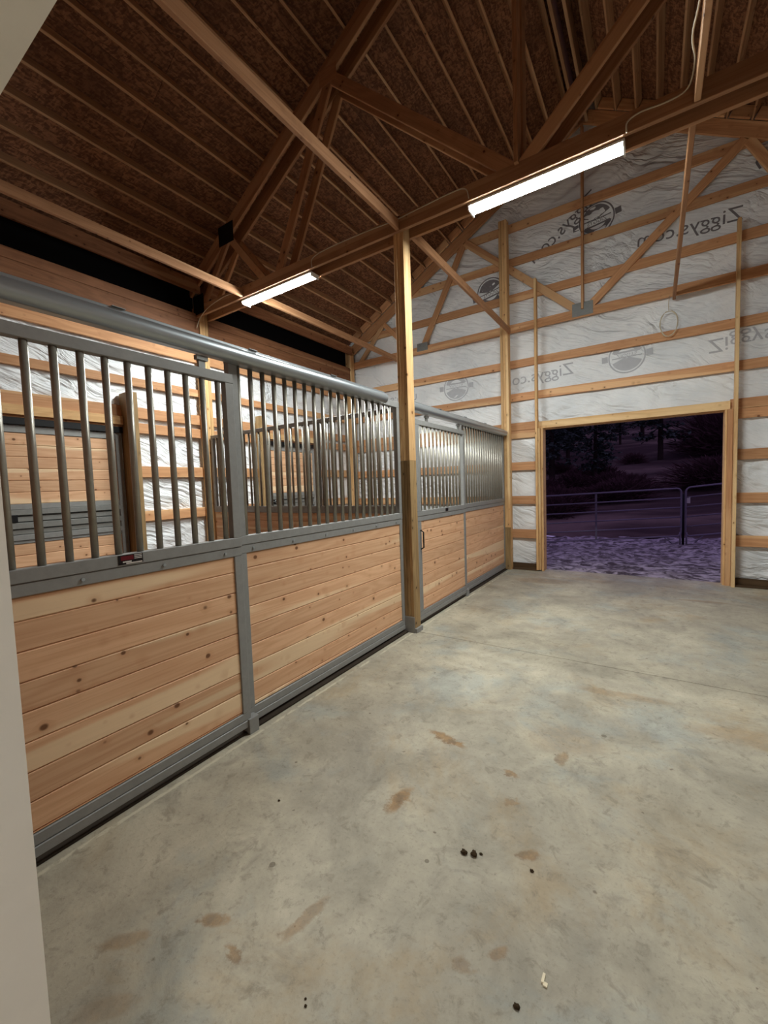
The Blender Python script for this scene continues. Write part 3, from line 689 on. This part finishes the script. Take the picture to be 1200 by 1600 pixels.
# partition between the stalls
pt = empty('stall_partition', (-3.85, 3.77, 0.03), 'barred partition dividing the nearer stall from the farther one', 'stall panel')
ya, yb = 3.745, 3.79; px0, px1 = -5.46, -2.26
box('top_rail', (px0, ya, 2.325), (px1, yb, 2.37), 'frame', pt); box('mid_rail', (px0, ya, 1.25), (px1, yb, 1.335), 'frame', pt)
box('lower_rail', (px0, ya, 0.03), (px1, yb, 0.12), 'frame', pt)
for xa, xb in ((px0, px0+0.05), (-3.42, -3.37), (px1-0.05, px1)): box('stile', (xa, ya, 1.336), (xb, yb, 2.324), 'frame', pt)
k = 0
while True:
    x = px0+0.12+0.1005*k; k += 1
    if x > px1-0.08: break
    if abs(x+3.395) > 0.045: rod('bar', (x, 3.767, 1.333), (x, 3.767, 2.327), 0.0145, 'bar', pt)
planks(pt, px0+0.01, px1-0.01, ya+0.005, yb-0.005, 0.121, 1.249, 0, 0.11)

# ------------------------------------------------------------------ strip lights
def strip_light(label, x0, x1, root_name='strip_light'):
    ym = 3.768; zt = 4.044; w = 0.066
    r = empty(root_name, ((x0+x1)/2, ym, zt), label, 'strip light', 'strip lights under the roof truss')
    boxes('housing', [((x0, ym-w-0.004, zt-0.020), (x1, ym+w+0.004, zt-0.001))], 'housing', r)
    prof = [(ym-w, zt-0.0205), (ym-w+0.003, zt-0.028), (ym-w*0.55, zt-0.044), (ym, zt-0.048), (ym+w*0.55, zt-0.044), (ym+w-0.003, zt-0.028), (ym+w, zt-0.0205)]
    vs = [(x0+0.012, y, z) for y, z in prof] + [(x1-0.012, y, z) for y, z in prof]; m_ = len(prof)
    fs = [(i, i+1, m_+i+1, m_+i) for i in range(m_-1)] + [(m_-1, 0, m_, 2*m_-1)]
    mesh('diffuser', vs, fs, 'lamp', r, smooth=False)
    for x in (x0, x1-0.012): boxes('end_cap', [((x, ym-w-0.002, zt-0.05), (x+0.012, ym+w+0.002, zt-0.0205))], 'housing', r)
    return r
strip_light('lit strip light above the nearer stall, smaller in view', -4.55, -3.32)
strip_light('lit strip light over the aisle, larger in view', -1.42, -0.20)
def cable(label, pts, rr=0.005):
    # smooth the polyline
    P = [Vector(p) for p in pts]; out = []
    for i in range(len(P)-1):
        a, b, c, d = P[max(0, i-1)], P[i], P[i+1], P[min(len(P)-1, i+2)]
        for t in [k/6 for k in range(6)]:
            out.append(0.5*((2*b)+(c-a)*t+(2*a-5*b+4*c-d)*t*t+(3*b-a-3*c+d)*t**3))
    out.append(P[-1]); o = tube('cable', out, rr, 'white_cable', None, 6); return tag(o, label, 'cable')
cable('thin cable drooping from the side wall post to the smaller strip light', [(-5.47, 3.64, 3.88), (-5.40, 3.65, 4.0), (-5.2, 3.653, 4.10), (-4.85, 3.653, 4.15), (-4.56, 3.653, 4.13), (-4.45, 3.65, 4.06)])
cable('thin cable along the truss between the two strip lights', [(-3.26, 3.652, 4.05), (-3.24, 3.652, 4.14), (-3.0, 3.652, 4.17), (-2.5, 3.652, 4.165), (-2.18, 3.652, 4.15), (-1.9, 3.652, 4.16), (-1.55, 3.652, 4.17), (-1.42, 3.652, 4.15), (-1.39, 3.652, 4.06)])
cable('thin cable rising from the larger strip light to the right brace board', [(-0.185, 3.65, 4.04), (-0.18, 3.65, 4.11), (-0.1, 3.652, 4.14), (0.06, 3.652, 4.13), (0.17, 3.64, 4.15), (0.197, 3.45, 4.16), (0.17, 3.2, 4.12), (0.195, 2.9, 4.13), (0.195, 2.0, 4.12), (0.195, 0.4, 4.12)], 0.006)
# wire coil hanging on the end wall
pts = []
for k in range(60):
    a = 2*math.pi*k/20 + math.pi/2; rx, rz = 0.105+0.006*math.sin(k*1.7), 0.175+0.008*math.sin(k*0.9)
    pts.append((0.155+rx*math.cos(a), 7.36-0.006*(k/20)+0.004*math.sin(k), 3.73+rz*math.sin(a)))
pts = [(0.16, 7.372, 4.12), (0.15, 7.37, 4.0)] + pts
o = tube('wire_coil', pts, 0.0045, 'white_cable', None, 6); tag(o, 'coil of pale wire hanging on the end wall above the doorway', 'wire coil')

# ------------------------------------------------------------------ entrance passage lamp behind the viewer
el = empty('ceiling_lamp', (0.25, -1.6, 2.6), 'round white ceiling lamp in the passage behind the doorway', 'ceiling lamp')
def disc(name, c, r, z0, z1, mat, par, n=24):
    vs = [(c[0]+r*math.cos(2*math.pi*i/n), c[1]+r*math.sin(2*math.pi*i/n), z) for z in (z0, z1) for i in range(n)]
    return mesh(name, vs, [tuple(range(n))[::-1], tuple(range(n, 2*n))] + [(i, (i+1) % n, n+(i+1) % n, n+i) for i in range(n)], mat, par)
disc('lamp_base', (0.25, -1.6), 0.19, 2.575, 2.599, 'housing', el); disc('diffuser', (0.25, -1.6), 0.165, 2.53, 2.574, 'lamp2', el)

# ------------------------------------------------------------------ litter on the floor
def clod(label, spots, mat='soil', cat='dirt clod'):
    vs = []; fs = []
    for (x, y, r) in spots:
        bm = bmesh.new(); bmesh.ops.create_icosphere(bm, subdivisions=2, radius=1.0); b = len(vs)
        for v in bm.verts:
            n_ = 1+0.45*noise.noise(v.co*1.6+Vector((x*40, y*40, 0)))
            vs.append((x+v.co.x*r*n_, y+v.co.y*r*n_*0.8, max(0.0006, 0.35*r+v.co.z*r*n_*0.6)))
        fs += [tuple(v.index+b for v in f.verts) for f in bm.faces]; bm.free()
    return tag(mesh('dirt_clod', vs, fs, mat), label, cat)
clod('largest dark dirt clod on the open floor, in three lumps', [(-0.66, 1.53, 0.014), (-0.622, 1.541, 0.015), (-0.598, 1.561, 0.007), (-0.627, 1.556, 0.009)])
clod('small dark dirt crumb right of the largest clod', [(-0.40, 1.591, 0.008)])
clod('round dark dirt lump low in the foreground of the floor', [(-0.332, 1.128, 0.010)])
clod('tiny dirt crumb toward the nearest stall door', [(-1.559, 1.331, 0.007)])
clod('pair of tiny dirt crumbs low in the left foreground', [(-0.88, 0.813, 0.004), (-0.867, 0.80, 0.005)])
o = boxes('wood_chip', [((-0.285, 1.228, 0.0005), (-0.277, 1.256, 0.006)), ((-0.279, 1.222, 0.0005), (-0.266, 1.234, 0.005))], 'chip'); tag(o, 'small pale wood chip on the foreground concrete', 'wood chip')

# ------------------------------------------------------------------ outside: yard, hill, gates, brush, trees
def ground_z(x, y):
    z = -0.06 - 0.20*min(1, max(0, (y-7.6)/4.5)) + 0.025*x*min(1, max(0, (y-8)/5))*(1 if y < 20 else 1)
    if y > 14.5: z += 0.10*(y-14.5) + 0.0009*(y-14.5)**2
    z += 0.5*noise.noise(Vector((x*0.08, y*0.08, 3)))*min(1, max(0, (y-14)/10))
    return z
def terrain(name, x0, x1, y0, y1, sx, sy, mat, amp, fr, label):
    nx, ny = int((x1-x0)/sx), int((y1-y0)/sy); vs = []; fs = []
    for j in range(ny+1):
        for i in range(nx+1):
            x, y = x0+(x1-x0)*i/nx, y0+(y1-y0)*j/ny
            z = ground_z(x, y) + amp*(noise.noise(Vector((x*fr, y*fr, 1)))+0.6*noise.noise(Vector((x*fr*2.7, y*fr*2.7, 4))))
            vs.append((x, y, z))
    for j in range(ny):
        for i in range(nx):
            a = j*(nx+1)+i; fs.append((a, a+1, a+nx+2, a+nx+1))
    o = mesh(name, vs, fs, mat, None, True); return tag(o, label, kind='structure')
terrain('yard_ground', -9, 9, 7.54, 14.6, 0.07, 0.07, 'mud', 0.045, 1.9, 'churned frosty mud of the yard outside the doorway')
terrain('hillside', -75, 75, 14.4, 110, 1.0, 1.0, 'hill', 0.12, 0.6, 'dusky grass hillside beyond the gates')

def tube_gate(label, A, B, H=1.25, left_round=False, right_round=True, tagplate=False, uprights=()):
    A, B = Vector(A), Vector(B); ax = B-A; L = ax.length; t = ax/L
    r = empty('tube_gate', A, label, 'tube gate', 'steel tube gates in the yard')
    P = lambda s, z: A + t*s + Vector((0, 0, z)); R_ = 0.021; c = 0.11
    ol = []
    for (sc, zc, a0) in ((L-c, H-c, 0), (c, H-c, 90), (c, c, 180), (L-c, c, 270)):
        for k in range(5):
            an = math.radians(a0+k*22.5); ol.append(P(sc+c*math.cos(an), zc+c*math.sin(an)))
    tube('gate_frame', ol, R_, 'gate', r, 8, True)
    for k in range(1, 5): rod('gate_rail', P(0.0, H*k/5), P(L, H*k/5), 0.017, 'gate', r, 8)
    for s in uprights: box_ = beam('upright', P(s, 0.02), P(s, H-0.02), 0.05, 0.012, 'gate', r, (0, 1, 0), 0.002)
    for s0, s1 in ((0.42, 0.22), (L-0.42, L-0.22)): rod('foot_brace', P(s0, 0), P(s1, -0.18), 0.014, 'gate', r, 8)
    for s in (0.02, L-0.02): rod('foot', P(s, 0.1), P(s, -0.22), 0.021, 'gate', r, 8)
    if tagplate: beam('tag_plate', P(0.05, 0.86), P(0.05, 1.02), 0.09, 0.012, 'label_white', r, (0, 1, 0), 0.001)
    return r
tube_gate('wide steel tube gate filling most of the doorway view', (-2.72, 11.7, -0.14), (0.58, 13.2, -0.02), uprights=(1.55,))
tube_gate('steel tube gate at the right with a white tag near its latch', (0.68, 13.25, -0.03), (3.6, 14.3, 0.26), 1.27, tagplate=True, uprights=(1.5,))
gp = rod('gate_post', (0.63, 13.32, -0.4), (0.63, 13.32, 1.08), 0.03, 'darkmetal', None, 12); tag(gp, 'dark post between the two tube gates', 'gate post')

def tree_mesh(seed, h):
    rnd = random.Random(seed); vs = []; fs = []
    def blade(p, q, w):
        b = len(vs); d = (q-p); s = d.cross(Vector((0, 0, 1)))
        if s.length < 1e-4: s = Vector((1, 0, 0))
        s = s.normalized()*w; m_ = p+d*0.5+Vector((0, 0, w*0.5))
        vs.extend([p-s*0.3, p+s*0.3, m_+s, q, m_-s]); fs.extend([(b, b+1, b+2, b+4), (b+4, b+2, b+3)])
    z = h*0.16
    while z < h*0.99:
        f = 1-(z-h*0.16)/(h*0.84); R_ = h*0.17*(f**0.75)*rnd.uniform(0.65, 1.15)+0.12
        for k in range(rnd.randint(6, 9)):
            a = rnd.uniform(0, 6.283); p = Vector((0, 0, z)); q = Vector((R_*math.cos(a), R_*math.sin(a), z-R_*rnd.uniform(-0.1, 0.35)))
            blade(p, q, 0.035*R_+0.02)
            for j in range(16):
                t = rnd.uniform(0.25, 1.0); c = p.lerp(q, t); e = c+Vector((rnd.uniform(-1, 1), rnd.uniform(-1, 1), rnd.uniform(-0.6, 0.45)))*(0.16*R_+0.10)
                blade(c, e, 0.05*R_+0.03)
        z += h*0.026*rnd.uniform(0.7, 1.4)
    me = bpy.data.meshes.new('crown'); me.from_pydata(vs, [], fs); me.materials.append(M['needle']); me.update()
    n = 7; tv_ = []; 
    for zz, rr in ((-0.6, h*0.018), (h*0.5, h*0.011), (h*0.97, h*0.002)):
        tv_ += [(rr*math.cos(2*math.pi*i/n), rr*math.sin(2*math.pi*i/n), zz) for i in range(n)]
    tm = bpy.data.meshes.new('trunk'); tm.from_pydata(tv_, [], [(r*n+i, r*n+(i+1) % n, (r+1)*n+(i+1) % n, (r+1)*n+i) for r in range(2) for i in range(n)]); tm.materials.append(M['bark']); tm.update()
    return me, tm
TM = [tree_mesh(3, 11), tree_mesh(8, 14), tree_mesh(21, 9)]
def tree(x, y, k, s, label, group='conifers on the hillside'):
    z = ground_z(x, y); r = empty('conifer_tree', (x, y, z), label, 'tree', group)
    mw = Matrix.Translation((x, y, z)) @ Matrix.Rotation(random.uniform(0, 6.28), 4, 'Z') @ Matrix.Scale(s, 4)
    link(bpy.data.objects.new('crown', TM[k][0]), r, mw); link(bpy.data.objects.new('trunk', TM[k][1]), r, mw)
for x, y, k, s, lab in ((-4.9, 25, 0, 0.95, 'nearest dark conifer at the left of the doorway view'), (-2.9, 27, 2, 0.85, 'conifer with a bare lower trunk left of centre in the doorway view'),
                        (0.4, 42, 1, 0.9, 'slim dark conifer standing alone at the centre of the doorway view')):
    tree(x, y, k, s, lab)
rt = random.Random(5)
done = [(-4.9, 25), (-2.9, 27), (0.4, 42)]
k = 0
for _try in range(400):
    if k >= 30: break
    y = rt.uniform(44, 85) if k > 5 else rt.uniform(30, 46)
    x = rt.uniform(-0.34, 0.24)*y if k > 5 else rt.uniform(-0.34, -0.10)*y
    if -0.02*y < x < 0.26*y and y < 60: y += 22
    if min((x-a)**2+(y-b)**2 for a, b in done) < 10: continue
    done.append((x, y)); k += 1
    tree(x, y, rt.randint(0, 2), rt.uniform(0.8, 1.25), 'dark conifer in the dense tree line on the hillside', 'tree line on the hillside')

def shrub_mesh(seed, n=1500, w=0.012):
    rnd = random.Random(seed); vs = []; fs = []
    for k in range(n):
        a = rnd.uniform(0, 6.283); e = rnd.uniform(0.1, 1.45); d = Vector((math.cos(a)*math.cos(e), math.sin(a)*math.cos(e), math.sin(e)))
        p = d*rnd.uniform(0.2, 0.8); q = p*1.0+d*rnd.uniform(0.08, 0.22)+Vector((rnd.uniform(-.15, .15), rnd.uniform(-.15, .15), rnd.uniform(-.1, .1)))
        s = d.cross(Vector((rnd.uniform(-1, 1), rnd.uniform(-1, 1), rnd.uniform(-1, 1)))).normalized()*w; b = len(vs)
        vs.extend([p-s*0.4, p+s*0.4, q+s, q+d*0.1, q-s]); fs.append((b, b+1, b+2, b+3, b+4))
    me = bpy.data.meshes.new('shrub'); me.from_pydata(vs, [], fs); me.materials.append(M['twig']); me.update(); return me
SH = [shrub_mesh(1, 4000, 0.007), shrub_mesh(2), shrub_mesh(3, 6000, 0.006)]
def shrub(x, y, sx, sz, lab, k=0):
    o = bpy.data.objects.new('brush_shrub', SH[k]); link(o, None, Matrix.Translation((x, y, ground_z(x, y)-0.05)) @ Matrix.Diagonal((sx, sx*0.8, sz, 1)))
    return tag(o, lab, 'shrub', 'brush on the hillside')
shrub(2.6, 24, 3.0, 1.5, 'broad rounded shrub mound at the right of the doorway view', 0)
shrub(5.4, 26, 2.2, 1.1, 'low shrub at the far right of the doorway view', 1)
shrub(-1.2, 22, 1.8, 1.1, 'low shrub behind the middle of the wide tube gate', 1)
shrub(-3.6, 19.5, 1.6, 1.2, 'dark shrub behind the left end of the wide tube gate', 0)
shrub(5.2, 44, 4.5, 4.2, 'large pale bushy thicket at the top right of the doorway view', 2)
for k in range(14):
    y = rt.uniform(18, 40); x = rt.uniform(-0.40, -0.02)*y
    shrub(x, y, rt.uniform(0.8, 1.8), rt.uniform(0.6, 1.3), 'low dusky brush among the conifers', k % 2)
